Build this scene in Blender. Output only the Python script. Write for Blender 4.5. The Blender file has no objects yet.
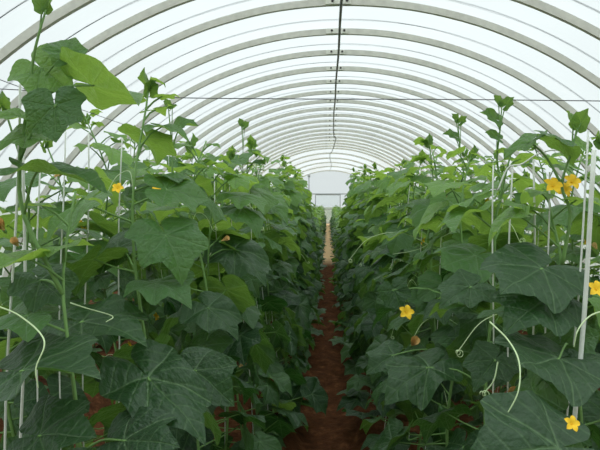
import bpy, math, random
import numpy as np
from mathutils import Vector, Matrix, Euler

C = bpy.context.scene.collection
SC = bpy.context.scene
PI = math.pi
R = math.radians
rng = random.Random(7)

# ------------------------------------------------------------------ camera
F = 600.0
VX, VY = 328.0, 200.0
CAM = Vector((0.0, 0.0, 1.5))
yaw = math.atan((VX - 300) / F)
pitch = -math.atan((225 - VY) / F)
cam_data = bpy.data.cameras.new('camera')
cam_data.sensor_width = 36.0
cam_data.lens = 36.0 * F / 600.0
cam_data.clip_end = 300
cam_data.clip_start = 0.05
cam = bpy.data.objects.new('camera', cam_data)
C.objects.link(cam)
cam.location = CAM
cam.rotation_euler = (PI / 2 + pitch, 0, yaw)
SC.camera = cam
CROT = Euler((PI / 2 + pitch, 0, yaw)).to_matrix()


def at(px, py, d):
    """photo pixel -> the point of that sight line lying d metres down the tunnel"""
    v = CROT @ Vector(((px - 300) / F, (225 - py) / F, -1.0))
    return CAM + v * (d / v.y)


# ------------------------------------------------------------------ sky and exposure
SC.view_settings.view_transform = 'Standard'
SC.view_settings.look = 'None'
SC.view_settings.gamma = 1.0
SC.view_settings.use_curve_mapping = False
SC.view_settings.exposure = -0.22
try:
    SC.cycles.transparent_max_bounces = 16
    SC.cycles.max_bounces = 10
    SC.cycles.use_denoising = True
except Exception:
    pass
world = bpy.data.worlds.new('overcast_sky')
SC.world = world
world.use_nodes = True
wn = world.node_tree.nodes
wl = world.node_tree.links
wn.clear()
w_out = wn.new('ShaderNodeOutputWorld')
w_bg = wn.new('ShaderNodeBackground')
w_tc = wn.new('ShaderNodeTexCoord')
w_sep = wn.new('ShaderNodeSeparateXYZ')
w_ramp = wn.new('ShaderNodeValToRGB')
w_ramp.color_ramp.elements[0].position = 0.0
w_ramp.color_ramp.elements[0].color = (0.88, 0.94, 0.955, 1)
w_ramp.color_ramp.elements[1].position = 0.85
w_ramp.color_ramp.elements[1].color = (0.95, 0.985, 1.0, 1)
w_mid = w_ramp.color_ramp.elements.new(0.40)
w_mid.color = (0.87, 0.93, 0.93, 1)
# an overcast sky is brightest overhead
w_str = wn.new('ShaderNodeMapRange')
w_str.interpolation_type = 'SMOOTHSTEP'
w_str.inputs[1].default_value = 0.35
w_str.inputs[2].default_value = 0.95
w_str.inputs[3].default_value = 0.97
w_str.inputs[4].default_value = 2.9
wl.new(w_sep.outputs['Z'], w_str.inputs[0])
wl.new(w_str.outputs[0], w_bg.inputs['Strength'])
wl.new(w_tc.outputs['Generated'], w_sep.inputs[0])
wl.new(w_sep.outputs['Z'], w_ramp.inputs[0])
wl.new(w_ramp.outputs[0], w_bg.inputs['Color'])
wl.new(w_bg.outputs[0], w_out.inputs['Surface'])


# ------------------------------------------------------------------ materials
def new_mat(name):
    m = bpy.data.materials.new(name)
    m.use_nodes = True
    m.node_tree.nodes.clear()
    return m, m.node_tree.nodes, m.node_tree.links


def plain(name, col, rough=0.6, spec=0.4, metal=0.0, var=0.15, scale=30.0, bump=0.0):
    m, n, l = new_mat(name)
    o = n.new('ShaderNodeOutputMaterial')
    p = n.new('ShaderNodeBsdfPrincipled')
    tc = n.new('ShaderNodeTexCoord')
    ns = n.new('ShaderNodeTexNoise')
    ns.inputs['Scale'].default_value = scale
    ns.inputs['Detail'].default_value = 4
    l.new(tc.outputs['Object'], ns.inputs['Vector'])
    mx = n.new('ShaderNodeMix')
    mx.data_type = 'RGBA'
    a = tuple(c * (1 - var) for c in col) + (1,)
    b = tuple(min(1, c * (1 + var)) for c in col) + (1,)
    mx.inputs[6].default_value = a
    mx.inputs[7].default_value = b
    l.new(ns.outputs['Fac'], mx.inputs[0])
    l.new(mx.outputs[2], p.inputs['Base Color'])
    p.inputs['Roughness'].default_value = rough
    p.inputs['Specular IOR Level'].default_value = spec
    p.inputs['Metallic'].default_value = metal
    if bump:
        bp = n.new('ShaderNodeBump')
        bp.inputs['Strength'].default_value = bump
        bp.inputs['Distance'].default_value = 0.01
        l.new(ns.outputs['Fac'], bp.inputs['Height'])
        l.new(bp.outputs[0], p.inputs['Normal'])
    l.new(p.outputs[0], o.inputs['Surface'])
    return m


def film_material(name, clear, tint, stains=False):
    m, n, l = new_mat(name)
    o = n.new('ShaderNodeOutputMaterial')
    tr = n.new('ShaderNodeBsdfTransparent')
    tr.inputs['Color'].default_value = (0.97, 0.99, 0.99, 1)
    tl = n.new('ShaderNodeBsdfTranslucent')
    gl = n.new('ShaderNodeBsdfGlossy')
    gl.inputs['Roughness'].default_value = 0.25
    gl.inputs['Color'].default_value = (0.9, 0.9, 0.9, 1)
    tc = n.new('ShaderNodeTexCoord')
    ns = n.new('ShaderNodeTexNoise')
    ns.inputs['Scale'].default_value = 1.3
    ns.inputs['Detail'].default_value = 6
    l.new(tc.outputs['Object'], ns.inputs['Vector'])
    rp = n.new('ShaderNodeValToRGB')
    rp.color_ramp.elements[0].position = 0.3
    rp.color_ramp.elements[0].color = tuple(c * 0.93 for c in tint) + (1,)
    rp.color_ramp.elements[1].position = 0.65
    rp.color_ramp.elements[1].color = tuple(tint) + (1,)
    l.new(ns.outputs['Fac'], rp.inputs[0])
    col_out = rp.outputs[0]
    if stains:
        # a dusty, tan patch on the far part of the roof
        sp = n.new('ShaderNodeSeparateXYZ')
        l.new(tc.outputs['Object'], sp.inputs[0])
        g = n.new('ShaderNodeMapRange')
        g.inputs[1].default_value = 17.0
        g.inputs[2].default_value = 24.0
        l.new(sp.outputs['Y'], g.inputs[0])
        n2 = n.new('ShaderNodeTexNoise')
        n2.inputs['Scale'].default_value = 0.7
        n2.inputs['Detail'].default_value = 5
        l.new(tc.outputs['Object'], n2.inputs['Vector'])
        r2 = n.new('ShaderNodeMapRange')
        r2.inputs[1].default_value = 0.42
        r2.inputs[2].default_value = 0.62
        l.new(n2.outputs['Fac'], r2.inputs[0])
        mu = n.new('ShaderNodeMath')
        mu.operation = 'MULTIPLY'
        l.new(g.outputs[0], mu.inputs[0])
        l.new(r2.outputs[0], mu.inputs[1])
        mu2 = n.new('ShaderNodeMath')
        mu2.operation = 'MULTIPLY'
        mu2.inputs[1].default_value = 0.55
        l.new(mu.outputs[0], mu2.inputs[0])
        mx = n.new('ShaderNodeMix')
        mx.data_type = 'RGBA'
        l.new(mu2.outputs[0], mx.inputs[0])
        l.new(col_out, mx.inputs[6])
        mx.inputs[7].default_value = (0.55, 0.50, 0.40, 1)
        col_out = mx.outputs[2]
    l.new(col_out, tl.inputs['Color'])
    m1 = n.new('ShaderNodeMixShader')
    m1.inputs[0].default_value = clear
    l.new(tl.outputs[0], m1.inputs[1])
    l.new(tr.outputs[0], m1.inputs[2])
    m2 = n.new('ShaderNodeMixShader')
    m2.inputs[0].default_value = 0.05
    l.new(m1.outputs[0], m2.inputs[1])
    l.new(gl.outputs[0], m2.inputs[2])
    l.new(m2.outputs[0], o.inputs['Surface'])
    return m


def leaf_material(name):
    m, n, l = new_mat(name)

    def math_(op, a, b=None, c=None):
        k = n.new('ShaderNodeMath')
        k.operation = op
        for i, v in enumerate((a, b, c)):
            if v is None:
                continue
            if isinstance(v, (int, float)):
                k.inputs[i].default_value = v
            else:
                l.new(v, k.inputs[i])
        return k.outputs[0]

    o = n.new('ShaderNodeOutputMaterial')
    uv = n.new('ShaderNodeUVMap')
    uv.uv_map = 'leaf'
    sp = n.new('ShaderNodeSeparateXYZ')
    l.new(uv.outputs[0], sp.inputs[0])
    x = math_('MULTIPLY_ADD', sp.outputs['X'], 2.0, -1.0)
    y0 = math_('MULTIPLY_ADD', sp.outputs['Y'], 2.0, -1.0)
    y = math_('ABSOLUTE', y0)
    vein = None
    for a in (0.0, R(48), R(104)):
        ca, sa = math.cos(a), math.sin(a)
        dist = math_('ABSOLUTE', math_('SUBTRACT', math_('MULTIPLY', x, sa), math_('MULTIPLY', y, ca)))
        along = math_('ADD', math_('MULTIPLY', x, ca), math_('MULTIPLY', y, sa))
        w = math_('MULTIPLY_ADD', along, -0.016, 0.030)
        k = math_('SUBTRACT', 1.0, math_('DIVIDE', dist, w))
        k = math_('MULTIPLY', math_('MAXIMUM', k, 0.0), math_('GREATER_THAN', along, 0.0))
        vein = k if vein is None else math_('MAXIMUM', vein, k)
    # feather veins off the midrib
    s = math_('SUBTRACT', x, math_('MULTIPLY', y, 0.55))
    fr = math_('FRACT', math_('MULTIPLY', s, 5.0))
    tri = math_('ABSOLUTE', math_('SUBTRACT', fr, 0.5))
    feather = math_('MAXIMUM', math_('SUBTRACT', 1.0, math_('MULTIPLY', tri, 9.0)), 0.0)
    allv = math_('MAXIMUM', vein, math_('MULTIPLY', feather, 0.45))
    ns = n.new('ShaderNodeTexNoise')
    ns.inputs['Scale'].default_value = 22
    ns.inputs['Detail'].default_value = 3
    l.new(uv.outputs[0], ns.inputs['Vector'])
    at_ = n.new('ShaderNodeAttribute')
    at_.attribute_name = 'rnd'
    rp = n.new('ShaderNodeValToRGB')
    e = rp.color_ramp.elements
    e[0].position = 0.0
    e[0].color = (0.020, 0.066, 0.022, 1)
    e[1].position = 1.0
    e[1].color = (0.16, 0.33, 0.055, 1)
    k = e.new(0.55)
    k.color = (0.055, 0.165, 0.034, 1)
    l.new(at_.outputs['Fac'], rp.inputs[0])
    mx = n.new('ShaderNodeMix')
    mx.data_type = 'RGBA'
    l.new(math_('MULTIPLY', allv, 0.75), mx.inputs[0])
    l.new(rp.outputs[0], mx.inputs[6])
    mx.inputs[7].default_value = (0.17, 0.30, 0.13, 1)
    mx2 = n.new('ShaderNodeMix')
    mx2.data_type = 'RGBA'
    mx2.blend_type = 'MULTIPLY'
    mx2.inputs[0].default_value = 0.5
    l.new(mx.outputs[2], mx2.inputs[6])
    r2 = n.new('ShaderNodeValToRGB')
    r2.color_ramp.elements[0].position = 0.3
    r2.color_ramp.elements[0].color = (0.6, 0.6, 0.6, 1)
    r2.color_ramp.elements[1].position = 0.7
    r2.color_ramp.elements[1].color = (1, 1, 1, 1)
    l.new(ns.outputs['Fac'], r2.inputs[0])
    l.new(r2.outputs[0], mx2.inputs[7])
    h = math_('SUBTRACT', math_('MULTIPLY', ns.outputs['Fac'], 0.8), math_('MULTIPLY', allv, 0.22))
    bp = n.new('ShaderNodeBump')
    bp.inputs['Strength'].default_value = 0.9
    bp.inputs['Distance'].default_value = 0.010
    l.new(h, bp.inputs['Height'])
    p = n.new('ShaderNodeBsdfPrincipled')
    l.new(mx2.outputs[2], p.inputs['Base Color'])
    p.inputs['Roughness'].default_value = 0.40
    p.inputs['Specular IOR Level'].default_value = 0.5
    p.inputs['Sheen Weight'].default_value = 0.03
    p.inputs['Sheen Roughness'].default_value = 0.4
    p.inputs['Sheen Tint'].default_value = (0.8, 1.0, 0.85, 1)
    l.new(bp.outputs[0], p.inputs['Normal'])
    tl = n.new('ShaderNodeBsdfTranslucent')
    tm = n.new('ShaderNodeMix')
    tm.data_type = 'RGBA'
    tm.inputs[6].default_value = (0.045, 0.15, 0.020, 1)
    tm.inputs[7].default_value = (0.46, 0.72, 0.10, 1)
    l.new(at_.outputs['Fac'], tm.inputs[0])
    l.new(tm.outputs[2], tl.inputs['Color'])
    ms = n.new('ShaderNodeMixShader')
    ms.inputs[0].default_value = 0.36
    l.new(p.outputs[0], ms.inputs[1])
    l.new(tl.outputs[0], ms.inputs[2])
    l.new(ms.outputs[0], o.inputs['Surface'])
    return m


def soil_material():
    m, n, l = new_mat('red_soil')
    o = n.new('ShaderNodeOutputMaterial')
    p = n.new('ShaderNodeBsdfPrincipled')
    tc = n.new('ShaderNodeTexCoord')
    a = n.new('ShaderNodeTexNoise')
    a.inputs['Scale'].default_value = 9
    a.inputs['Detail'].default_value = 8
    a.inputs['Roughness'].default_value = 0.7
    l.new(tc.outputs['Object'], a.inputs['Vector'])
    rp = n.new('ShaderNodeValToRGB')
    e = rp.color_ramp.elements
    e[0].position = 0.30
    e[0].color = (0.045, 0.018, 0.008, 1)
    e[1].position = 0.74
    e[1].color = (0.27, 0.115, 0.05, 1)
    k = e.new(0.55)
    k.color = (0.115, 0.046, 0.020, 1)
    l.new(a.outputs['Fac'], rp.inputs[0])
    # paler, straw coloured earth from the middle of the tunnel on
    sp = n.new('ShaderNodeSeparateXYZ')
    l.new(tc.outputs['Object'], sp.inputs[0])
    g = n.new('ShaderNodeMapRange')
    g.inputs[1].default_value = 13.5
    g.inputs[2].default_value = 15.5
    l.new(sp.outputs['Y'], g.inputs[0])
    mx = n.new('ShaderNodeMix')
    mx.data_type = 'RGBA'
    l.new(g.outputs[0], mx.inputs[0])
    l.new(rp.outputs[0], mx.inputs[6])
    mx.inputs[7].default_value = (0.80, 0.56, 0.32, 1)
    l.new(mx.outputs[2], p.inputs['Base Color'])
    p.inputs['Roughness'].default_value = 0.9
    p.inputs['Specular IOR Level'].default_value = 0.05
    b = n.new('ShaderNodeTexNoise')
    b.inputs['Scale'].default_value = 38
    b.inputs['Detail'].default_value = 6
    l.new(tc.outputs['Object'], b.inputs['Vector'])
    bp = n.new('ShaderNodeBump')
    bp.inputs['Strength'].default_value = 0.9
    bp.inputs['Distance'].default_value = 0.03
    l.new(b.outputs['Fac'], bp.inputs['Height'])
    l.new(bp.outputs[0], p.inputs['Normal'])
    l.new(p.outputs[0], o.inputs['Surface'])
    return m


M_FILM = film_material('greenhouse_film', 0.55, (0.83, 0.885, 0.88), True)
M_END = film_material('end_sheet', 0.85, (0.95, 0.99, 1.0))
M_DOOR = film_material('door_sheet', 0.8, (0.9, 0.96, 1.0))
M_LEAF = leaf_material('cucumber_leaf')
M_STEM = plain('vine_stem', (0.16, 0.30, 0.085), 0.55, 0.4, var=0.25, scale=40)
M_TENDRIL = plain('pale_tendril', (0.52, 0.66, 0.36), 0.5, 0.4, var=0.1)
M_PETAL = plain('yellow_petal', (0.85, 0.55, 0.03), 0.6, 0.2, var=0.12, scale=60)
M_PETAL_OLD = plain('withered_petal', (0.66, 0.45, 0.18), 0.8, 0.1, var=0.25, scale=60)
M_FRUIT = plain('cucumber_skin', (0.055, 0.16, 0.035), 0.4, 0.5, var=0.3, scale=60, bump=0.5)
M_STRING = plain('white_twine', (0.66, 0.70, 0.62), 0.7, 0.2, var=0.12, scale=120)
M_WIRE = plain('dark_wire', (0.06, 0.06, 0.065), 0.5, 0.5, var=0.1)
M_CEMENT = plain('grey_cement', (0.62, 0.615, 0.55), 0.85, 0.2, var=0.2, scale=14, bump=0.25)
M_PLATE = plain('pale_cement', (0.72, 0.72, 0.64), 0.85, 0.2, var=0.15, scale=20)
M_BOLT = plain('rusty_bolt', (0.06, 0.05, 0.05), 0.6, 0.4, metal=0.6)
M_PIPE = plain('dark_pipe', (0.10, 0.105, 0.10), 0.5, 0.5, var=0.2)
M_STRAP = plain('dark_strap', (0.035, 0.045, 0.05), 0.7, 0.2)
M_POST = plain('grey_post', (0.32, 0.35, 0.36), 0.5, 0.5)
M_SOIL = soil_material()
M_EARTH = plain('outside_earth', (0.20, 0.22, 0.13), 0.95, 0.1, var=0.4, scale=2)


# ------------------------------------------------------------------ mesh helpers
class MB:
    def __init__(self):
        self.v, self.f, self.m, self.uv, self.rnd = [], [], [], [], []
        self.nv = 0

    def add(self, verts, faces, mat=0, uv=None, rnd=0.5):
        verts = np.asarray(verts, float).reshape(-1, 3)
        b = self.nv
        self.v.append(verts)
        self.f.extend([tuple(i + b for i in fc) for fc in faces])
        self.m.extend([mat] * len(faces))
        self.uv.append(np.full((len(verts), 2), 0.5) if uv is None else uv)
        self.rnd.append(np.full(len(verts), rnd))
        self.nv += len(verts)

    def tube(self, pts, rad, seg=6, mat=0, rnd=0.5, cap=True):
        pts = np.asarray([tuple(p) for p in pts], float)
        n = len(pts)
        if n < 2:
            return
        rad = np.full(n, rad) if np.isscalar(rad) else np.asarray(rad, float)
        t = np.gradient(pts, axis=0)
        t /= np.linalg.norm(t, axis=1)[:, None] + 1e-12
        ref = np.array([0.31, 0.95, 0.07]) if abs(t[0][2]) > 0.7 else np.array([0.05, 0.1, 1.0])
        vs = []
        for i in range(n):
            a = np.cross(t[i], ref)
            if np.linalg.norm(a) < 1e-4:
                a = np.cross(t[i], (1, 0, 0))
            a /= np.linalg.norm(a)
            b = np.cross(t[i], a)
            for k in range(seg):
                w = 2 * PI * k / seg
                vs.append(pts[i] + rad[i] * (a * math.cos(w) + b * math.sin(w)))
        fs = []
        for i in range(n - 1):
            for k in range(seg):
                k2 = (k + 1) % seg
                fs.append((i * seg + k, i * seg + k2, (i + 1) * seg + k2, (i + 1) * seg + k))
        if cap:
            fs.append(tuple(range(seg))[::-1])
            fs.append(tuple((n - 1) * seg + k for k in range(seg)))
        self.add(vs, fs, mat, None, rnd)

    def box(self, c, s, mat=0):
        x, y, z = c
        a, b, d = s[0] / 2, s[1] / 2, s[2] / 2
        v = [(x + i * a, y + j * b, z + k * d) for i in (-1, 1) for j in (-1, 1) for k in (-1, 1)]
        f = [(0, 1, 3, 2), (4, 6, 7, 5), (0, 4, 5, 1), (2, 3, 7, 6), (0, 2, 6, 4), (1, 5, 7, 3)]
        self.add(v, f, mat)

    def mesh(self, name, mats, leafy=False, smooth=True):
        me = bpy.data.meshes.new(name)
        V = np.concatenate(self.v) if self.v else np.zeros((0, 3))
        me.from_pydata(V.tolist(), [], self.f)
        for mt in mats:
            me.materials.append(mt)
        if len(mats) > 1:
            me.polygons.foreach_set('material_index', self.m)
        if smooth:
            me.polygons.foreach_set('use_smooth', [True] * len(me.polygons))
        if leafy:
            uvl = me.uv_layers.new(name='leaf')
            li = np.empty(len(me.loops), dtype=np.int32)
            me.loops.foreach_get('vertex_index', li)
            UV = np.concatenate(self.uv)[li]
            uvl.data.foreach_set('uv', UV.astype(np.float32).ravel())
            at_ = me.attributes.new('rnd', 'FLOAT', 'POINT')
            at_.data.foreach_set('value', np.concatenate(self.rnd).astype(np.float32))
        me.update()
        return me

    def build(self, name, mats, parent=None, leafy=False, smooth=True):
        if not isinstance(mats, (list, tuple)):
            mats = [mats]
        o = bpy.data.objects.new(name, self.mesh(name, mats, leafy, smooth))
        C.objects.link(o)
        if parent is not None:
            o.parent = parent
        return o


def tag(o, label, cat, group=None, kind=None):
    o['label'] = label
    o['category'] = cat
    if group:
        o['group'] = group
    if kind:
        o['kind'] = kind
    return o


def empty(name, loc=(0, 0, 0)):
    o = bpy.data.objects.new(name, None)
    o.empty_display_size = 0.1
    o.location = loc
    C.objects.link(o)
    return o


def struct(o):
    o['kind'] = 'structure'
    return o


def spline(pts, n):
    """Catmull-Rom through pts"""
    P = [Vector(p) for p in pts]
    P = [P[0] * 2 - P[1]] + P + [P[-1] * 2 - P[-2]]
    out = []
    m = len(P) - 3
    for i in range(n):
        t = i / (n - 1) * m
        k = min(int(t), m - 1)
        t -= k
        a, b, c, d = P[k:k + 4]
        out.append(0.5 * ((2 * b) + (c - a) * t + (2 * a - 5 * b + 4 * c - d) * t * t + (3 * b - a - 3 * c + d) * t ** 3))
    return out


ORD = ('first second third fourth fifth sixth seventh eighth ninth tenth eleventh twelfth thirteenth fourteenth fifteenth sixteenth '
       'seventeenth eighteenth nineteenth twentieth').split()

# ------------------------------------------------------------------ the tunnel
XC = 0.12                 # the tunnel's middle, a little right of the camera
CROWN = 3.30
RAD = 3.96
ZC = CROWN - RAD
Y_END = 37.6
ang0 = math.acos(-ZC / RAD) if ZC < 0 else PI / 2
A_MAX = math.acos((-0.04 - ZC) / RAD)      # half opening down to the ground


def arc(a, r, y):
    return (XC + r * math.sin(a), y, ZC + r * math.cos(a))


arch_y = [1.75, 2.55, 3.36, 4.17, 4.86, 5.65, 6.63]
while arch_y[-1] + 0.92 < 21.6:
    arch_y.append(arch_y[-1] + 0.92)
arch_y += [23.6, 26.4, 29.4, 33.0, Y_END - 0.05]

# floor: heaped beds either side of a trodden path
BEDS = [(-0.70, 0.42), (0.72, 0.42), (-2.15, 0.45), (2.2, 0.45)]


def ground_z(x, y):
    z = 0.0
    for c, hw in BEDS:
        t = (abs(x - c) - hw) / 0.16
        t = min(1, max(0, t))
        z = max(z, 0.10 * (1 - t * t * (3 - 2 * t)))
    z += 0.012 * math.sin(x * 13 + y * 3.1) * math.sin(y * 5.3 - x * 4) + 0.008 * math.sin(y * 11.7 + x * 9.1)
    return z


fb = MB()
xs = np.concatenate([np.linspace(-4.0, -0.7, 34), np.linspace(-0.65, 0.65, 53), np.linspace(0.7, 4.2, 36)])
ys = np.concatenate([np.arange(-2.5, 1.5, 0.25), np.arange(1.5, 9, 0.05), np.arange(9, Y_END + 0.3, 0.2)])
rr = np.random.RandomState(3)
vs = [(x, y, ground_z(x, y) + (rr.uniform(-1, 1) * 0.006 if 1.5 < y < 9 else 0)) for y in ys for x in xs]
nx = len(xs)
fs = [(j * nx + i, j * nx + i + 1, (j + 1) * nx + i + 1, (j + 1) * nx + i) for j in range(len(ys) - 1) for i in range(nx - 1)]
fb.add(vs, fs)
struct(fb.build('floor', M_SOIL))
gb = MB()
gb.add([(-90, -40, -0.06), (90, -40, -0.06), (90, 130, -0.06), (-90, 130, -0.06)], [(0, 1, 2, 3)])
struct(gb.build('ground', M_EARTH, smooth=False))

# film roof: bulges over the arches, pulled down by the straps between them
R_FILM = RAD + 0.067
cb = MB()
ky = []
edges = [-2.5, -0.9, 0.1, 0.95] + arch_y
for a, b in zip(edges[:-1], edges[1:]):
    for k in range(8):
        ky.append((a + (b - a) * k / 8, k / 8))
ky.append((edges[-1], 0))
na = 73
vs = []
for y, t in ky:
    dip = 0.055 * (1 - abs(2 * t - 1)) ** 0.8 if t else 0
    for i in range(na):
        a = -A_MAX + 2 * A_MAX * i / (na - 1)
        wob = 0.006 * math.sin(a * 17 + y * 2.3) * math.sin(y * 3.7 + a * 5)
        vs.append(arc(a, R_FILM - dip + (wob if t else 0), y))
fs = [(j * na + i, j * na + i + 1, (j + 1) * na + i + 1, (j + 1) * na + i) for j in range(len(ky) - 1) for i in range(na - 1)]
cb.add(vs, fs)
struct(cb.build('ceiling', M_FILM))

# far end: film wall with door sheet and posts
eb = MB()
ev = [(XC, Y_END, 0.9)]
for i in range(49):
    a = -A_MAX + 2 * A_MAX * i / 48
    ev.append(arc(a, RAD + 0.05, Y_END))
eb.add(ev, [(0, i, i + 1) for i in range(1, 49)] + [(0, 49, 1)])
struct(eb.build('wall_back', M_END, smooth=False))
for px, nm in ((-1.19, 'left'), (1.43, 'right')):
    pb = MB()
    z1 = ZC + math.sqrt((RAD + 0.02) ** 2 - (px - XC) ** 2)
    pb.tube([(px, Y_END - 0.11, -0.05), (px, Y_END - 0.11, z1)], 0.04, 8)
    pb.tube([(px, Y_END - 0.11, z1 - 0.16), (px, Y_END - 0.11, z1 - 0.02)], 0.085, 8)
    struct(pb.build('trim_1' if nm == 'left' else 'trim_2', M_POST))
pb = MB()
pb.tube([(-2.6, Y_END - 0.17, 1.88), (2.7, Y_END - 0.17, 1.88)], 0.035, 8)
struct(pb.build('trim_3', M_POST))
db = MB()
db.add([(-0.78, Y_END - 0.24, 0.03), (0.75, Y_END - 0.24, 0.03), (0.75, Y_END - 0.24, 1.83), (-0.78, Y_END - 0.24, 1.83)], [(0, 1, 2, 3)])
dr = struct(db.build('door_1', M_DOOR, smooth=False))
db = MB()
for x in (-0.78, 0.75):
    db.box((x, Y_END - 0.265, 0.93), (0.05, 0.03, 1.82))
for z in (0.06, 0.93, 1.82):
    db.box((-0.02, Y_END - 0.268, z), (1.5, 0.025, 0.05))
db.build('door_frame', M_POST, dr, smooth=False)

# arches
for n, y in enumerate(arch_y):
    vis = n - 3
    t = empty('roof_arch', (XC, y, 0))
    if n == 3:
        lab = 'pale grey cement roof arch crossing only the upper left corner'
    elif n == 4:
        lab = 'grey cement roof arch crossing both upper corners, its crown above the photo'
    elif n < 14:
        lab = ('grey cement roof arch whose bolted crown touches the top edge' if n == 5 else
               'grey cement roof arch, %s behind the one crowned at the top edge' % ORD[n - 6])
    elif n < 3:
        lab = 'grey cement roof arch overhead, above the nearest vines'
    elif n == len(arch_y) - 1:
        lab = 'last roof arch, standing against the white end wall'
    elif n < 22:
        lab = 'grey cement roof arch in the tightly overlapping middle stretch of roof'
    else:
        lab = 'thin looking roof arch in the far dusty stretch before the end wall'
    tag(t, lab, 'arch', 'cement roof arches')
    r0, r1, hd = RAD, RAD + 0.062, 0.021
    jit = rng.uniform(-0.006, 0.006)
    for s in (-1, 1):
        b = MB()
        ns_ = 40 if n < 14 else 26
        vs, fs = [], []
        for i in range(ns_ + 1):
            a = s * (0.0012 + (A_MAX - 0.0012) * i / ns_)
            w = jit + 0.004 * math.sin(i * 1.3 + n)
            for r_, dy in ((r0, -hd), (r0, hd), (r1, hd), (r1, -hd)):
                p = arc(a, r_, dy + w * 0.6)
                vs.append((p[0] - XC, p[1], p[2]))
        for i in range(ns_):
            for k in range(4):
                k2 = (k + 1) % 4
                fs.append((i * 4 + k, i * 4 + k2, i * 4 + 4 + k2, i * 4 + 4 + k))
        fs += [(3, 2, 1, 0), tuple(ns_ * 4 + k for k in range(4))]
        b.add(vs, fs)
        b.build('beam', M_CEMENT, t, smooth=False)
    b = MB()
    vs, fs = [], []
    for i in range(7):
        a = (-0.029 + 0.058 * i / 6)
        for r_, dy in ((r0 + 0.004, -hd - 0.014), (r0 + 0.004, -hd), (r1 - 0.004, -hd), (r1 - 0.004, -hd - 0.014)):
            p = arc(a, r_, dy + jit * 0.6)
            vs.append((p[0] - XC - 0.03, p[1] - 0.001, p[2]))
    for i in range(6):
        for k in range(4):
            k2 = (k + 1) % 4
            fs.append((i * 4 + k, i * 4 + k2, i * 4 + 4 + k2, i * 4 + 4 + k))
    fs += [(3, 2, 1, 0), (24, 25, 26, 27)]
    b.add(vs, fs)
    b.build('splice_plate', M_PLATE, t, smooth=False)
    if n < 20:
        for dx in (-0.082, 0.052):
            b = MB()
            p = Vector((dx, -hd - 0.013, CROWN + 0.034))
            b.tube([p, p + Vector((0, -0.016, 0))], 0.013, 6)
            b.build('bolt', M_BOLT, t, smooth=False)

# straps over the film, one in every bay
for n, (a0, a1) in enumerate(zip(arch_y[2:18], arch_y[3:19])):
    y = (a0 + a1) / 2
    b = MB()
    pts = [arc(-A_MAX + 2 * A_MAX * i / 60, R_FILM - 0.047, y) for i in range(61)]
    b.tube(pts, 0.006 if n > 6 else 0.005, 4)
    o = b.build('film_strap', M_STRAP)
    if n < 10:
        lab = ('thin dark strap ahead of the nearest arch, in the upper left corner' if n == 0 else
               'thin dark strap right behind the arch that crosses only the upper left corner' if n == 1 else
               'thin dark strap right behind the arch crossing both upper corners' if n == 2 else
               'thin dark strap right behind the arch crowned at the top edge' if n == 3 else
               'thin dark strap behind the %s arch after the one crowned at the top edge' % ORD[n - 4])
        tag(o, lab, 'strap', 'film straps')
    else:
        tag(o, 'thin dark strap in the tightly overlapping middle stretch of roof', 'strap', 'film straps')

# ridge pipe, a bit crooked towards the far end
b = MB()
pts = []
for i in range(70):
    y = 2.0 + (Y_END - 2.2) * i / 69
    x = XC + 0.004 * math.sin(y * 1.9)
    if y > 13:
        x += 0.05 * math.sin((y - 13) * 0.42) * min(1, (y - 13) / 5) + (0.06 if 17 < y < 23 else 0)
    pts.append((x, y, CROWN - 0.016))
b.tube(pts, 0.0135, 6)
tag(b.build('ridge_pipe', M_PIPE), 'long dark ridge pipe under the crowns of all the arches', 'pipe')

# ------------------------------------------------------------------ cucumber leaves
KEY = [(0, 1.0), (7, .91), (17, .82), (28, .755), (40, .80), (50, .90), (58, .81), (72, .69), (84, .66), (97, .72), (107, .80), (117, .71), (145, .60), (163, .50), (174, .36), (179, .06)]


def outline(phi):
    d = abs(math.degrees(phi))
    return float(np.interp(d, [k[0] for k in KEY], [k[1] for k in KEY]))


def leaf_template(seg, rings, serr):
    ph = np.linspace(-R(179), R(179), seg + 1)
    rho = np.array([outline(p) for p in ph])
    if serr:
        rho = rho * (1 + 0.010 * np.where(np.arange(seg + 1) % 2 == 0, 1, -1) * (np.abs(np.degrees(ph)) > 6) * (np.abs(np.degrees(ph)) < 165))
    fr = np.linspace(0, 1, rings + 1)[1:] ** 0.85
    pr = [0.0]
    pp = [0.0]
    px = [(0.0, 0.0)]
    for f in fr:
        for p, r_ in zip(ph, rho):
            px.append((f * r_ * math.cos(p), f * r_ * math.sin(p)))
            pr.append(f * r_)
            pp.append(p)
    n = seg + 1
    faces = []
    for i in range(seg):
        faces.append((0, 1 + i, 2 + i))
    for k in range(rings - 1):
        for i in range(seg):
            a = 1 + k * n + i
            faces.append((a, a + n, a + n + 1, a + 1))
    return np.array(px), np.array(pr), np.array(pp), faces


LEAF = {'hi': leaf_template(54, 6, True), 'mid': leaf_template(28, 4, False), 'low': leaf_template(16, 2, False)}
VEINS = np.radians([0, 48, -48, 104, -104])


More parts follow.
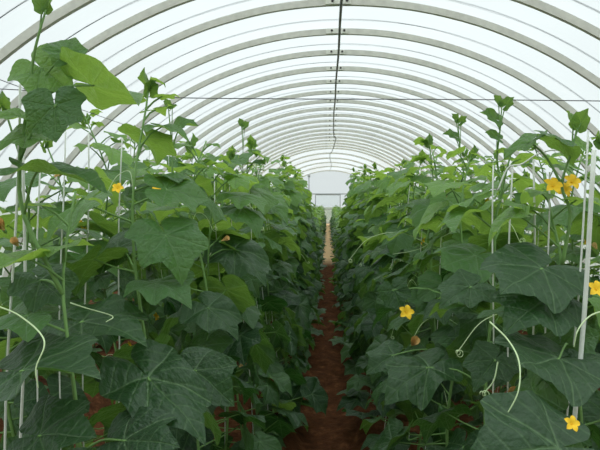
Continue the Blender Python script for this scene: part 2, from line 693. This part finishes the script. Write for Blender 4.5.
def add_leaf(mb, p0, d, nrm, size, rg, width=1.0, droop=None, res='hi', rnd=None, fold=None, mat=0):
    xy, rho, phi, faces = LEAF[res]
    d = Vector(d).normalized()
    nrm = Vector(nrm)
    nrm = (nrm - d * nrm.dot(d))
    if nrm.length < 1e-4:
        nrm = d.orthogonal()
    nrm.normalize()
    e2 = nrm.cross(d)
    droop = rg.uniform(0.10, 0.38) if droop is None else droop
    fold = rg.uniform(-0.10, 0.28) if fold is None else fold
    dv = np.min(np.abs(phi[:, None] - VEINS[None, :]), axis=1)
    puff = 0.15 * rho * np.clip(dv / 0.42, 0, 1) ** 0.8 * (1 - 0.4 * rho)
    k1, k2 = rg.uniform(0, 6.28), rg.uniform(0, 6.28)
    x, y = xy[:, 0], xy[:, 1]
    z = puff - droop * rho ** 2 + fold * np.abs(y) * (0.6 + 0.4 * rho)
    z = z + rho ** 2 * (0.10 * np.sin(3 * phi + k1) + 0.06 * np.sin(5 * phi + k2))
    z = z - 0.16 * np.clip(x - 0.55, 0, 1) ** 2 * rg.uniform(0, 3)
    tw = rg.uniform(-0.3, 0.3)
    z = z + 0.035 * np.sin(8 * x + k1) * np.sin(7 * y + k2) * np.clip(rho * 2, 0, 1)
    z = z + tw * x * y
    X = x * (1 - 0.12 * droop * rho)
    Y = y * width * (1 - 0.25 * abs(fold))
    D, E, N = np.array(d), np.array(e2), np.array(nrm)
    P = np.array(p0)[None, :] + size * (X[:, None] * D + Y[:, None] * E + z[:, None] * N)
    mb.add(P, faces, mat, np.stack([x * 0.5 + 0.5, y * 0.5 + 0.5], 1), rg.random() if rnd is None else rnd)


def flower_mesh(name, old=False):
    b = MB()
    rg = random.Random(hash(old) + 5)
    for k in range(5):
        a = 2 * PI * k / 5
        c, s = math.cos(a), math.sin(a)
        prof = [(0.0, 0.003, 0.0), (0.008, 0.008, 0.004), (0.017, 0.0105, 0.005), (0.024, 0.007, 0.001), (0.029, 0.0015, -0.004)]
        vs = []
        for r_, w, z in prof:
            up = 0.5 if not old else 1.6
            zz = z + r_ * up * (0.7 if not old else 1)
            rr_ = r_ if not old else r_ * 0.45
            for q in (-1, 0, 1):
                y = q * w
                vs.append((rr_ * c - y * s, rr_ * s + y * c, zz + (0.003 if q else 0)))
        fs = []
        for i in range(4):
            for q in range(2):
                fs.append((i * 3 + q, i * 3 + q + 1, i * 3 + 4 + q, i * 3 + 3 + q))
        b.add(vs, fs, 0)
    b.tube([(0, 0, -0.016), (0, 0, -0.008), (0, 0, 0.001)], [0.002, 0.005, 0.0045], 7, 1)
    b.tube([(0, 0, 0), (0, 0, 0.009)], [0.0035, 0.002], 6, 0)
    return b.mesh(name, [M_PETAL_OLD if old else M_PETAL, M_STEM])


FLOWER = flower_mesh('flower')
FLOWER_OLD = flower_mesh('withered_flower', True)


def put_flower(plant, p, nrm, scale, old=False, label=None):
    o = bpy.data.objects.new('flower', FLOWER_OLD if old else FLOWER)
    C.objects.link(o)
    o.parent = plant
    o.location = p
    o.rotation_euler = Vector(nrm).to_track_quat('Z', 'Y').to_euler()
    o.scale = (scale,) * 3
    return o


def tendril(plant, pts, r0=0.0016, curl=True, n=40, local=True):
    b = MB()
    P = spline(pts, n)
    if curl:
        end = P[-1]
        dirv = (P[-1] - P[-3]).normalized()
        side = dirv.cross(Vector((0.3, 1, 0.2))).normalized()
        for k in range(1, 30):
            a = k * 0.5
            rr_ = 0.009 * (1 - k / 45)
            P.append(end + dirv * (rr_ * math.sin(a)) + side * (rr_ * (1 - math.cos(a))) + side.cross(dirv) * 0.0008 * k)
    b.tube(P, np.linspace(r0, r0 * 0.6, len(P)), 5)
    return b.build('tendril', M_TENDRIL, plant)


def fruit(plant, p, length, lean):
    b = MB()
    n = 14
    pts, rad = [], []
    for i in range(n):
        t = i / (n - 1)
        pts.append(Vector(p) + Vector((lean[0] * t * t, lean[1] * t * t, -length * t)))
        rad.append(0.0165 * (0.35 + 0.65 * math.sin(PI * min(1, 0.12 + t * 0.86)) ** 0.5))
    b.tube([Vector(p) + Vector((0, 0, 0.05)), Vector(p)], 0.003, 5)
    b.tube(pts, rad, 10)
    o = b.build('cucumber_fruit', M_FRUIT, plant)
    return o


def grow(rg, face, height, res, z_low=0.07, dens=1.0, smax=0.130, shoot=True, skip=None, lean=0.15):
    """one vine about the origin: returns (leaf MB, stem MB, nodes)"""
    lf, st = MB(), MB()
    ph = rg.uniform(0, 6.28)
    amp = rg.uniform(0.010, 0.03)
    bend = rg.uniform(-0.05, 0.05)
    lean = -math.cos(face) * lean

    def pos(z):
        t = z / height
        top = max(0, t - 0.86) * 0.5
        return Vector((amp * math.sin(z * 7 + ph) + lean * t + top * math.cos(ph), amp * math.cos(z * 6.1 + ph * 2) + bend * t + top * math.sin(ph), z))

    n = 26 if res == 'hi' else 14
    zz = [-0.02 + (height + 0.02) * i / (n - 1) for i in range(n)]
    tube_pts = [pos(z) for z in zz]
    st.tube(tube_pts, [0.0062 - 0.0036 * (i / (n - 1)) ** 2 for i in range(n)], 6 if res != 'low' else 4, 0)
    z = z_low
    az = rg.uniform(0, 6.28)
    nodes = []
    k = 0
    while z < height - 0.012:
        t = z / height
        left = height - z
        size = smax * min(1, 0.20 + left / 0.34) * rg.uniform(0.82, 1.12)
        if t < 0.14:
            size *= 1.0
        az_ = face + rg.gauss(0, 0.95) if k % 3 else face + PI + rg.gauss(0, 0.9)
        out = Vector((math.cos(az_), math.sin(az_), 0))
        pl = size * rg.uniform(0.6, 1.15) * (1.3 if t < 0.45 else 1.0)
        rise = 0.75 if t > 0.85 else (0.35 if t > 0.5 else 0.15)
        rise += rg.uniform(-0.15, 0.25)
        a = pos(z)
        tip = a + out * pl + Vector((0, 0, pl * rise))
        if t > 0.88:
            pit = rg.uniform(-0.35, 0.35)
        elif t > 0.65:
            pit = rg.uniform(-0.85, 0.0)
        else:
            pit = rg.uniform(-1.25, -0.30) if t > 0.12 else rg.uniform(-0.4, 0.2)
        az2 = az_ + rg.uniform(-0.6, 0.6)
        d = Vector((math.cos(az2) * math.cos(pit), math.sin(az2) * math.cos(pit), math.sin(pit)))
        nrm = Vector((math.cos(az2) * 0.2 + rg.gauss(0, 0.22), math.sin(az2) * 0.2 + rg.gauss(0, 0.22), 1))
        ok = True
        if skip is not None and skip(tip + d * size * 0.5, size):
            ok = False
        if ok and rg.random() < dens:
            young = max(0, 1 - left / 0.35)
            rnd = min(1, max(0, rg.gauss(0.16 + 0.78 * max(0, t - 0.5) / 0.5 + 0.3 * young, 0.13)))  # backlit glow of the upper leaves put into their colour, plus paler young growth
            add_leaf(lf, tip, d, nrm, size, rg, rg.uniform(0.88, 1.1), None, res, rnd)
            mid = (a + tip) / 2 + Vector((0, 0, -0.010 + 0.02 * rise))
            st.tube([a, mid, tip, tip + d * size * 0.05], [0.0032, 0.0026, 0.0022, 0.0012], 5 if res == 'hi' else 3, 0, cap=False)
        nodes.append((a, out, t))
        step = 0.043 if t < 0.8 else 0.036
        if left < 0.22:
            step = 0.035
        z += step * rg.uniform(0.8, 1.2)
        k += 1
    if shoot:
        tp = pos(height)
        for j in range(3):
            a = rg.uniform(0, 6.28)
            d = Vector((math.cos(a) * 0.5, math.sin(a) * 0.5, 1))
            add_leaf(lf, tp - Vector((0, 0, 0.012 * j)), d, (math.cos(a), math.sin(a), 0.3), rg.uniform(0.022, 0.042), rg, 0.8, 0.0, res, rg.uniform(0.6, 0.95), 0.5)
    return lf, st, nodes


# row name, x, facing, rows start, spacing, count of individuals, height
ROWS = [
    ('path_left', -0.315, 0.0, 1.20, 0.40, 72, 1.64, 'row edging the path on the left'),
    ('path_right', 0.325, PI, 1.40, 0.40, 72, 1.64, 'row edging the path on the right'),
    ('rear_left', -0.90, 0.0, 1.62, 0.42, 44, 1.68, 'second row left of the path'),
    ('rear_right', 0.95, PI, 1.72, 0.42, 44, 1.64, 'second row right of the path'),
    ('bed_left', -2.15, 0.0, 3.4, 0.50, 26, 1.40, 'outer bed by the left film'),
    ('bed_right', 2.20, PI, 3.6, 0.50, 26, 1.30, 'outer bed by the right film'),
]
NEAR_N = 10
Y_LOW = 10.5              # the vines further on are younger and lower


def tall(y):
    return float(np.interp(y, (Y_LOW - 1.5, Y_LOW + 0.6, Y_LOW + 5), (1.0, 0.74, 0.60)))


def pix(p):
    v = CROT.transposed() @ (Vector(p) - CAM)
    return (300 + F * v.x / -v.z, 225 - F * v.y / -v.z, p[1])


UP = (0, -0.25, 1)
TILT = (0, -0.6, 0.8)
FACE = (0, -0.9, 0.4)
# plant, where the blade joins its stalk (x, y of the sight line, metres down the tunnel), its tip, which way it faces, width, droop, fold, tone with the backlight put into the colour
HERO = [
    # upper left vine against the roof
    ((0, 0), (72, 83, 1.22), (147, 92, 1.16), (0.05, 0.50, 0.8), 0.85, 0.05, 0.12, 0.75),
    ((0, 0), (54, 92, 1.14), (56, 143, 1.10), (0.1, -0.9, 0.4), 1.0, 0.1, 0.1, 0.35),
    ((0, 0), (74, 60, 1.20), (50, 38, 1.22), (0.2, -0.8, 0.7), 1.0, 0.1, 0.15, 0.60),
    ((0, 0), (30, 60, 1.24), (72, 90, 1.20), (-0.1, -0.8, 0.6), 1.0, 0.1, 0.2, 0.75),
    ((0, 0), (10, 170, 1.18), (108, 178, 1.14), (0.05, -0.16, 1), 0.55, 0.06, 0.1, 0.45),
    ((0, 0), (38, 118, 1.24), (-10, 112, 1.18), (0, -0.5, 0.8), 0.9, 0.2, 0.1, 0.85),
    ((0, 0), (40, 132, 1.24), (-8, 148, 1.15), (0, -0.55, 0.8), 0.9, 0.2, 0.1, 0.75),
    ((0, 0), (44, 14, 1.20), (38, -6, 1.20), (0.5, -0.8, 0.2), 0.9, 0.0, 0.3, 0.7),
    ((0, 0), (46, 12, 1.20), (54, -4, 1.22), (-0.5, -0.8, 0.2), 0.8, 0.0, 0.3, 0.7),
    # lower left
    ((0, 0), (-4, 374, 1.16), (93, 363, 1.06), (0, -0.38, 0.9), 0.85, 0.05, 0.02, 0.10),
    ((0, 1), (60, 320, 1.42), (142, 327, 1.30), (0, -0.36, 0.9), 0.8, 0.15, 0.05, 0.15),
    ((0, 0), (20, 437, 1.12), (92, 432, 1.06), (0, -0.65, 0.75), 0.9, 0.15, 0.05, 0.10),
    ((0, 0), (106, 441, 1.20), (174, 440, 1.12), (0, -0.65, 0.75), 0.85, 0.2, 0.05, 0.05),
    ((0, 1), (128, 358, 1.36), (207, 436, 1.20), (0.45, -0.7, 0.55), 0.62, 0.2, 0.1, 0.08),
    ((0, 1), (180, 360, 1.58), (234, 399, 1.48), (0.35, -0.75, 0.55), 0.85, 0.2, 0.1, 0.10),
    ((0, 0), (30, 272, 1.28), (68, 302, 1.22), (0.2, -0.6, 0.75), 0.9, 0.2, 0.05, 0.18),
    ((0, 1), (104, 252, 1.68), (152, 240, 1.62), (0, -0.6, 0.75), 0.9, 0.2, 0.05, 0.22),
    ((0, 3), (220, 240, 2.42), (270, 276, 2.30), (0.35, -0.6, 0.7), 0.8, 0.3, 0.1, 0.16),
    ((0, 2), (196, 300, 2.0), (240, 330, 1.9), (0.35, -0.6, 0.7), 0.85, 0.3, 0.1, 0.12),
    # right, in front of the roof
    ((1, 0), (540, 133, 1.42), (596, 152, 1.36), (0.0, 0.22, 1), 0.95, 0.30, -0.05, 0.5),
    ((1, 0), (540, 136, 1.44), (503, 158, 1.38), (0.1, 0.02, 1), 0.5, 0.1, 0.15, 0.70),
    ((1, 0), (578, 130, 1.42), (588, 108, 1.40), (-0.6, -0.7, 0.2), 0.85, 0.0, 0.3, 0.75),
    ((1, 0), (576, 130, 1.42), (567, 110, 1.44), (0.5, -0.8, 0.2), 0.85, 0.0, 0.3, 0.85),
    ((1, 1), (500, 106, 1.86), (494, 95, 1.86), (0.5, -0.8, 0.2), 0.9, 0.0, 0.3, 0.75),
    ((1, 1), (503, 108, 1.86), (515, 97, 1.84), (-0.4, -0.8, 0.3), 0.9, 0.0, 0.3, 0.70),
    ((1, 1), (500, 122, 1.86), (480, 111, 1.84), (0.1, -0.7, 0.6), 0.8, 0.1, 0.2, 0.65),
    ((1, 1), (501, 140, 1.86), (486, 131, 1.84), (0.1, -0.7, 0.6), 0.8, 0.1, 0.2, 0.65),
    # lower right
    ((1, 0), (556, 262, 1.40), (502, 288, 1.26), (-0.05, -0.6, 0.75), 0.95, 0.2, 0.05, 0.12),
    ((1, 0), (560, 292, 1.36), (510, 320, 1.24), (-0.1, -0.7, 0.65), 0.9, 0.25, 0.1, 0.10),
    ((1, 0), (574, 356, 1.30), (516, 366, 1.16), (0, -0.4, 0.9), 1.0, 0.15, 0.05, 0.10),
    ((1, 0), (578, 352, 1.32), (612, 384, 1.20), (0, -0.42, 0.9), 0.9, 0.25, 0.05, 0.12),
    ((1, 1), (446, 358, 1.92), (382, 393, 1.80), (-0.3, -0.5, 0.8), 0.75, 0.25, 0.1, 0.14),
    ((1, 2), (404, 350, 2.22), (366, 369, 2.12), (-0.3, -0.65, 0.7), 0.85, 0.25, 0.1, 0.14),
    ((1, 0), (590, 446, 1.06), (470, 452, 0.98), (0, -0.6, 0.8), 0.95, 0.2, 0.05, 0.06),
    ((1, 2), (391, 282, 2.32), (402, 311, 2.26), (-0.3, -0.95, 0.2), 0.95, 0.05, 0.05, 0.12),
    ((1, 1), (502, 352, 1.62), (476, 382, 1.52), (-0.2, -0.7, 0.6), 0.9, 0.2, 0.1, 0.12),
    ((1, 1), (482, 282, 1.64), (440, 301, 1.56), (-0.1, -0.6, 0.75), 0.8, 0.2, 0.1, 0.16),
    # shoots standing over the rows
    ((0, 2), (169, 108, 1.96), (165, 98, 1.96), (0.4, -0.8, 0.2), 0.8, 0.0, 0.3, 0.8),
    ((0, 2), (170, 110, 1.96), (178, 106, 1.94), (-0.2, -0.7, 0.6), 0.8, 0.0, 0.3, 0.7),
    ((0, 2), (174, 128, 1.96), (198, 124, 1.92), (0, -0.6, 0.7), 0.8, 0.1, 0.3, 0.6),
    ((0, 6), (242, 126, 3.36), (239, 118, 3.36), (0.4, -0.8, 0.2), 0.8, 0.0, 0.3, 0.7),
    ((0, 6), (243, 128, 3.36), (250, 122, 3.34), (-0.4, -0.8, 0.2), 0.8, 0.0, 0.3, 0.7),
    ((1, 3), (457, 122, 2.36), (452, 113, 2.36), (0.4, -0.8, 0.2), 0.8, 0.0, 0.3, 0.7),
    ((1, 3), (459, 124, 2.36), (467, 116, 2.34), (-0.4, -0.8, 0.2), 0.8, 0.0, 0.3, 0.7),
    ((1, 3), (458, 138, 2.36), (444, 132, 2.34), (0.1, -0.7, 0.6), 0.8, 0.1, 0.2, 0.6),
]
# tall stems that carry them: plant, points
HERO_STEMS = [
    ((0, 0), [(24, 215, 1.22), (20, 160, 1.22), (27, 110, 1.22), (33, 60, 1.21), (40, 30, 1.2), (46, 10, 1.2)], 0.0045),
    ((1, 0), [(570, 215, 1.42), (562, 185, 1.42), (572, 150, 1.42), (577, 128, 1.42)], 0.004),
    ((1, 1), [(502, 190, 1.88), (497, 160, 1.88), (500, 130, 1.86), (502, 104, 1.86)], 0.0038),
    ((0, 2), [(174, 190, 1.98), (172, 150, 1.96), (168, 104, 1.96)], 0.0034),
    ((0, 6), [(244, 175, 3.36), (243, 150, 3.36), (242, 122, 3.36)], 0.0032),
    ((1, 3), [(462, 180, 2.38), (460, 150, 2.36), (458, 118, 2.36)], 0.0034),
]
HERO_TENDRILS = [
    ((1, 0), [(490, 322, 1.26), (508, 340, 1.2), (519, 362, 1.12), (518, 392, 1.08), (503, 421, 1.08)], False),
    ((1, 1), [(498, 362, 1.4), (494, 380, 1.36), (486, 391, 1.34)], True),
    ((0, 0), [(-8, 304, 1.1), (20, 316, 1.08), (44, 340, 1.02), (36, 368, 1.0), (38, 388, 1.0)], False),
    ((0, 1), [(62, 300, 1.42), (86, 308, 1.36), (112, 316, 1.3), (106, 322, 1.28)], False),
    ((1, 0), [(606, 310, 1.3), (590, 316, 1.24), (578, 330, 1.2), (574, 347, 1.2)], False),
    ((1, 3), [(452, 232, 2.6), (436, 240, 2.65), (416, 250, 2.75), (388, 255, 2.9)], False),
]
HERO_FLOWERS = [((1, 0), (552, 187, 1.40), 0.8, False), ((1, 0), (571, 183, 1.42), 0.75, False), ((1, 0), (563, 191, 1.44), 0.7, False), ((1, 1), (406, 313, 2.05), 0.95, False),
                ((1, 0), (595, 290, 1.3), 0.7, False), ((1, 0), (571, 424, 1.05), 0.5, False), ((1, 1), (508, 396, 1.62), 1.1, True),
                ((1, 1), (412, 345, 2.1), 1.2, True), ((0, 0), (118, 189, 1.5), 0.55, False), ((0, 1), (158, 188, 1.85), 0.7, False),
                ((0, 0), (4, 230, 1.2), 0.8, True), ((0, 0), (18, 246, 1.2), 0.6, True), ((1, 0), (540, 440, 1.1), 0.9, False)]
HERO_H = {(0, 0): 1.42, (1, 0): 1.46, (1, 1): 1.56, (0, 2): 1.60, (0, 6): 1.62, (1, 3): 1.60}
HERO_C = []
for h in HERO:
    HERO_C.append(((h[1][0] + h[2][0]) / 2, (h[1][1] + h[2][1]) / 2, min(h[1][2], h[2][2]), math.hypot(h[1][0] - h[2][0], h[1][1] - h[2][1])))


def in_the_way(q, size):
    """a leaf of the general growth that would stand before one of the leaves above"""
    x, y, d = pix(q)
    rad = 0.6 * size * F / max(d, 0.3)
    for cx, cy, cd, cl in HERO_C:
        if cl > 25 and d < cd + 0.12 and math.hypot(x - cx, y - cy) < cl * 0.42 + rad * 0.75:
            return True
    # sky windows beside the tall left vine and above the right rows
    if d < 2.2 and x < 150 and y - rad < 150 or d < 2.0 and x > 400 and y - rad < 140:
        return True
    return d < 0.95


def variant(i, res, height):
    rg = random.Random(100 + i)
    return grow(rg, 0.0, height, res)


MID = []
for i in range(8):
    lf, st, nd = variant(i, 'mid', 1.74 + 0.03 * (i % 4))
    MID.append((lf.mesh('foliage', [M_LEAF], True), st.mesh('stem', [M_STEM]), nd))
FAR = []
for i in range(6):
    lf, st, nd = variant(40 + i, 'low', 1.74 + 0.03 * (i % 4))
    base = lf.nv
    lf.v += st.v
    lf.f += [tuple(q + base for q in f) for f in st.f]
    lf.m += [1] * len(st.f)
    lf.uv += st.uv
    lf.rnd += st.rnd
    lf.nv += st.nv
    FAR.append((lf, lf.mesh('cucumber_plant', [M_LEAF, M_STEM], True)))

PLANTS = {}


def plant_label(ri, k):
    row = ROWS[ri][7]
    if k == 0:
        return 'nearest cucumber vine of the ' + row
    if k < 20:
        return '%s cucumber vine from the front of the %s' % (ORD[k], row)
    if k < 40:
        return 'cucumber vine in the crowded middle of the ' + row
    return 'low young cucumber vine far down the ' + row


for ri, (nm, x, face, y0, dy, cnt, hh, desc) in enumerate(ROWS):
    for k in range(cnt):
        rg = random.Random(ri * 1000 + k)
        y = y0 + dy * k + rg.uniform(-0.05, 0.05)
        px = x + rg.uniform(-0.03, 0.03)
        if ri < 2 and k < 5:
            px += (-1 if ri == 0 else 1) * (0.24, 0.18, 0.12, 0.08, 0.04)[k]
        gz = ground_z(px, y)
        grp = 'cucumber vines in the ' + desc
        if k < NEAR_N and ri < 4:
            root = empty('cucumber_plant', (px, y, gz))
            h = HERO_H.get((ri, k), hh + rg.uniform(-0.10, 0.12))
            base = Vector((px, y, gz))
            lf, st, nd = grow(rg, face, h, 'hi', dens=0.97, lean=0.15 if k > 4 else 0.03 * k, skip=lambda q, sz: in_the_way(q + base, sz), shoot=(ri, k) not in HERO_H)
            PLANTS[(ri, k)] = dict(root=root, lf=lf, st=st, nodes=nd, base=Vector((px, y, gz)), rg=rg)
            tag(root, plant_label(ri, k), 'plant', grp)
        elif y < 13 or ri >= 4 and y < 9:
            root = empty('cucumber_plant', (px, y, gz))
            fm, sm, nd = MID[rg.randrange(len(MID))]
            root.rotation_euler = (0, 0, face + rg.uniform(-0.5, 0.5))
            s = hh / 1.75 * rg.uniform(0.94, 1.08) * tall(y)
            root.scale = (1, 1, s)
            f = bpy.data.objects.new('foliage', fm)
            C.objects.link(f)
            f.parent = root
            q = bpy.data.objects.new('stem', sm)
            C.objects.link(q)
            q.parent = root
            if rg.random() < 0.4 and ri < 4:
                a, out, t = nd[rg.randrange(len(nd) // 2, len(nd) - 3)]
                put_flower(root, a + out * 0.05, out + Vector((0, 0, 0.6)), rg.uniform(0.7, 0.95))
            tag(root, plant_label(ri, k), 'plant', grp)
        else:
            root = bpy.data.objects.new('cucumber_plant', FAR[rg.randrange(len(FAR))][1])
            C.objects.link(root)
            root.location = (px, y, gz)
            root.rotation_euler = (0, 0, face + rg.uniform(-0.5, 0.5))
            root.scale = (1, 1, hh / 1.75 * rg.uniform(0.92, 1.10) * tall(y))
            tag(root, plant_label(ri, k), 'plant', grp)

# the vines beyond those, too far to count
sb = MB()
for ri, (nm, x, face, y0, dy, cnt, hh, desc) in enumerate(ROWS):
    y = y0 + dy * cnt
    k = 0
    while y < Y_END - 1.2:
        rg = random.Random(ri * 500 + k)
        src = FAR[rg.randrange(len(FAR))][0]
        V = np.concatenate(src.v)
        a = face + rg.uniform(-0.5, 0.5)
        c, s = math.cos(a), math.sin(a)
        px = x + rg.uniform(-0.03, 0.03)
        W = np.stack([V[:, 0] * c - V[:, 1] * s + px, V[:, 0] * s + V[:, 1] * c + y, V[:, 2] * hh / 1.75 * rg.uniform(0.92, 1.10) * tall(y) + ground_z(px, y)], 1)
        b0 = sb.nv
        sb.v.append(W)
        sb.f += [tuple(q + b0 for q in f) for f in src.f]
        sb.m += src.m
        sb.uv += src.uv
        sb.rnd += src.rnd
        sb.nv += len(W)
        y += dy * 1.15
        k += 1
o = sb.build('distant_cucumber_vines', [M_LEAF, M_STEM], None, True)
tag(o, 'green mass of the most distant cucumber vines before the white end wall', 'plants', None, 'stuff')

# ------------------------------------------------------------------ extra leaves and shoots that stand out on the nearest vines
for key, a, b, nrm, wd, dr_, fo, lit_tone in HERO:
    p = PLANTS[key]
    A, B = at(*a) - p['base'], at(*b) - p['base']
    hrg = random.Random(int(a[0] * 7 + a[1]))
    A = A + (B - A) * 0.28
    L = (B - A).length
    add_leaf(p['lf'], A, B - A, nrm, L, hrg, wd, dr_, 'hi', lit_tone, fo)
    stem_pts = [at(*q) - p['base'] for k_, pts, r_ in HERO_STEMS if k_ == key for q in pts]
    stem_pts += [n_[0] for n_ in p['nodes']]
    low = [q for q in stem_pts if q.z < A.z - 0.02] or stem_pts
    o_ = min(low, key=lambda q: (q - A).length)
    if (o_ - A).length < 0.34:
        m_ = (o_ + A) / 2 + Vector((0, 0, 0.25 * (A - o_).length * 0.5))
        p['st'].tube(spline([o_, m_, A, A + (B - A) * 0.05], 10), np.linspace(0.0034, 0.0018, 10) * min(1, 0.4 + L / 0.15), 5)
for key, pts, r_ in HERO_STEMS:
    p = PLANTS[key]
    q = [at(*t) - p['base'] for t in pts]
    o_ = p['nodes'][-6][0]
    p['st'].tube(spline([o_] + q, 26), np.linspace(r_ * 1.15, r_ * 0.45, 26), 6)
for key, pts, curl in HERO_TENDRILS:
    p = PLANTS[key]
    tendril(p['root'], [at(*t) - p['base'] for t in pts], 0.0019, curl)
for key, q, sc_, old in HERO_FLOWERS:
    p = PLANTS[key]
    put_flower(p['root'], at(*q) - p['base'], (0.1, -0.8, 0.5), sc_, old)

for (ri, k), p in PLANTS.items():
    root, rg = p['root'], p['rg']
    p['lf'].build('foliage', M_LEAF, root, True)
    p['st'].build('stem', M_STEM, root)
    nd = p['nodes']
    # flowers at the upper nodes, withered ones on the small fruits lower down
    for j in range(0 if ri < 2 and k < 2 else rg.randrange(1, 4)):
        a, out, t = nd[rg.randrange(int(len(nd) * 0.35), len(nd) - 4)]
        put_flower(root, a + out * rg.uniform(0.03, 0.09) + Vector((0, 0, 0.02)), out + Vector((0, -0.4, 0.5)), rg.uniform(0.6, 0.85), rg.random() < 0.3)
    if rg.random() < 0.6:
        a, out, t = nd[rg.randrange(8, len(nd) // 2)]
        fruit(root, a + out * 0.035, rg.uniform(0.09, 0.19), (0.01, 0.005))
    for j in range(rg.randrange(1, 3)):
        a, out, t = nd[rg.randrange(int(len(nd) * 0.3), len(nd) - 3)]
        s_ = Vector((rg.uniform(-1, 1), rg.uniform(-1, 1), 0)).normalized()
        L = rg.uniform(0.08, 0.17)
        tendril(root, [a, a + (out + s_) * L * 0.4 + Vector((0, 0, L * 0.35)), a + (out + s_ * 1.3) * L * 0.7 + Vector((0, 0, L * 0.2)), a + (out + s_ * 1.5) * L * 0.85 - Vector((0, 0, L * 0.35))], 0.0013)

# ------------------------------------------------------------------ wires and strings
ZW = 1.87
for x, lab in ((-0.93, 'dark wire running down the tunnel over the second row left of the path'),):
    b = MB()
    pts = [(x, y, (ZW if x < -0.8 else 1.62) - 0.03 * (1 - ((y % 4) / 2 - 1) ** 2)) for y in np.arange(0.2, Y_END - 0.3, 0.5)]
    b.tube(pts, 0.0013, 5)
    tag(b.build('support_wire', M_WIRE), lab, 'wire')
b = MB()
pa, pb_ = at(-70, 85, 2.2), at(670, 102, 2.2)
pts = spline([at(-420, 70, 2.2), at(-250, 78, 2.2), at(0, 89, 2.2), at(150, 97, 2.2), at(300, 99, 2.2), at(450, 99.5, 2.2), at(600, 101, 2.2), at(850, 104, 2.2), at(1150, 108, 2.2)], 60)
b.tube(pts, 0.0019, 5)
tag(b.build('cross_wire', M_WIRE), 'dark wire strung straight across the tunnel over the plants', 'wire')

NEAR_STRINGS = [
    # top x, bottom x, metres down the tunnel, top y, thickness, label
    (19, 8, 1.25, 84, 0.0028, 'white string nearest the left edge, reaching the dark wire above'),
    (24, 22, 1.30, 150, 0.0035, 'thick white string beside the tall left vine'),
    (40, 36, 1.5, 160, 0.0022, 'thin white string just right of the tall left vine'),
    (64, 60, 1.55, 128, 0.0022, 'pale string behind the dark face-on leaf of the tall left vine'),
    (88, 84, 1.7, 132, 0.0024, 'pale string under the big pointed upper left leaf'),
    (122, 117, 1.75, 138, 0.0022, 'thin string right of the tall left vine, by a yellow flower'),
    (494, 492, 1.7, 165, 0.0022, 'thin white string under the two-leaved right shoot'),
    (512, 506, 1.6, 165, 0.0024, 'white string left of the yellow flower pair, second from it'),
    (534, 532, 1.5, 160, 0.0026, 'white string just left of the yellow flower pair'),
    (548, 545, 1.45, 172, 0.0022, 'white string below the yellow flower pair'),
    (590, 567, 1.35, 130, 0.0024, 'slanting thin string right of the yellow flower pair'),
    (596, 574, 1.28, 150, 0.0052, 'broad white twine slanting down near the right edge'),
]
for tx, bx, d, ty, r_, lab in NEAR_STRINGS:
    A, B = at(tx, ty, d), at(bx, 420, d)
    B = A + (B - A) * ((A.z - 0.10) / (A.z - B.z))
    b = MB()
    b.tube([A + (B - A) * t + Vector((0.004 * math.sin(t * 11 + tx), 0.004 * math.cos(t * 8 + tx), 0)) for t in np.linspace(0, 1, 18)], r_, 5)
    tag(b.build('plant_string', M_STRING), lab, 'string', 'strings at the nearest vines')
b = MB()
b.tube(spline([at(498, 190, 1.6), at(508, 168, 1.6), at(522, 164, 1.58), at(538, 154, 1.55), at(556, 150, 1.5), at(566, 156, 1.5)], 40), 0.0022, 5)
tag(b.build('plant_string', M_STRING), 'loose white string looped between the right shoots above the flower pair', 'string', 'strings at the nearest vines')
for ri in range(4):
    nm, x, face, y0, dy, cnt, hh, desc = ROWS[ri]
    for k in range(3, 9 if ri < 2 else 14):
        rg = random.Random(9000 + ri * 100 + k)
        y = y0 + dy * k + rg.uniform(0.02, 0.06)
        b = MB()
        xx = x + rg.uniform(-0.03, 0.03)
        zt = ZW if x < -0.8 else 1.62
        lean = rg.uniform(-0.04, 0.04)
        away = (-1 if x < 0 else 1) * (0.15 if k > 4 else 0.03 * k + (0.24, 0.18, 0.12, 0.08, 0.04)[k] * 0)
        if k < 5 and ri < 2:
            xx += (-1 if x < 0 else 1) * (0.24, 0.18, 0.12, 0.08, 0.04)[k]
        pts = [(xx + away * t + lean * (1 - t) + 0.008 * math.sin(t * 9 + k), y + 0.006 * math.cos(t * 7 + k), 0.07 + (zt - 0.08) * t) for t in np.linspace(0, 1, 14)]
        b.tube(pts, 0.0019, 5)
        tag(b.build('plant_string', M_STRING), 'white string up the %s vine of the %s' % ('nearest' if k == 0 else ORD[k], desc), 'string', 'strings of the ' + desc)
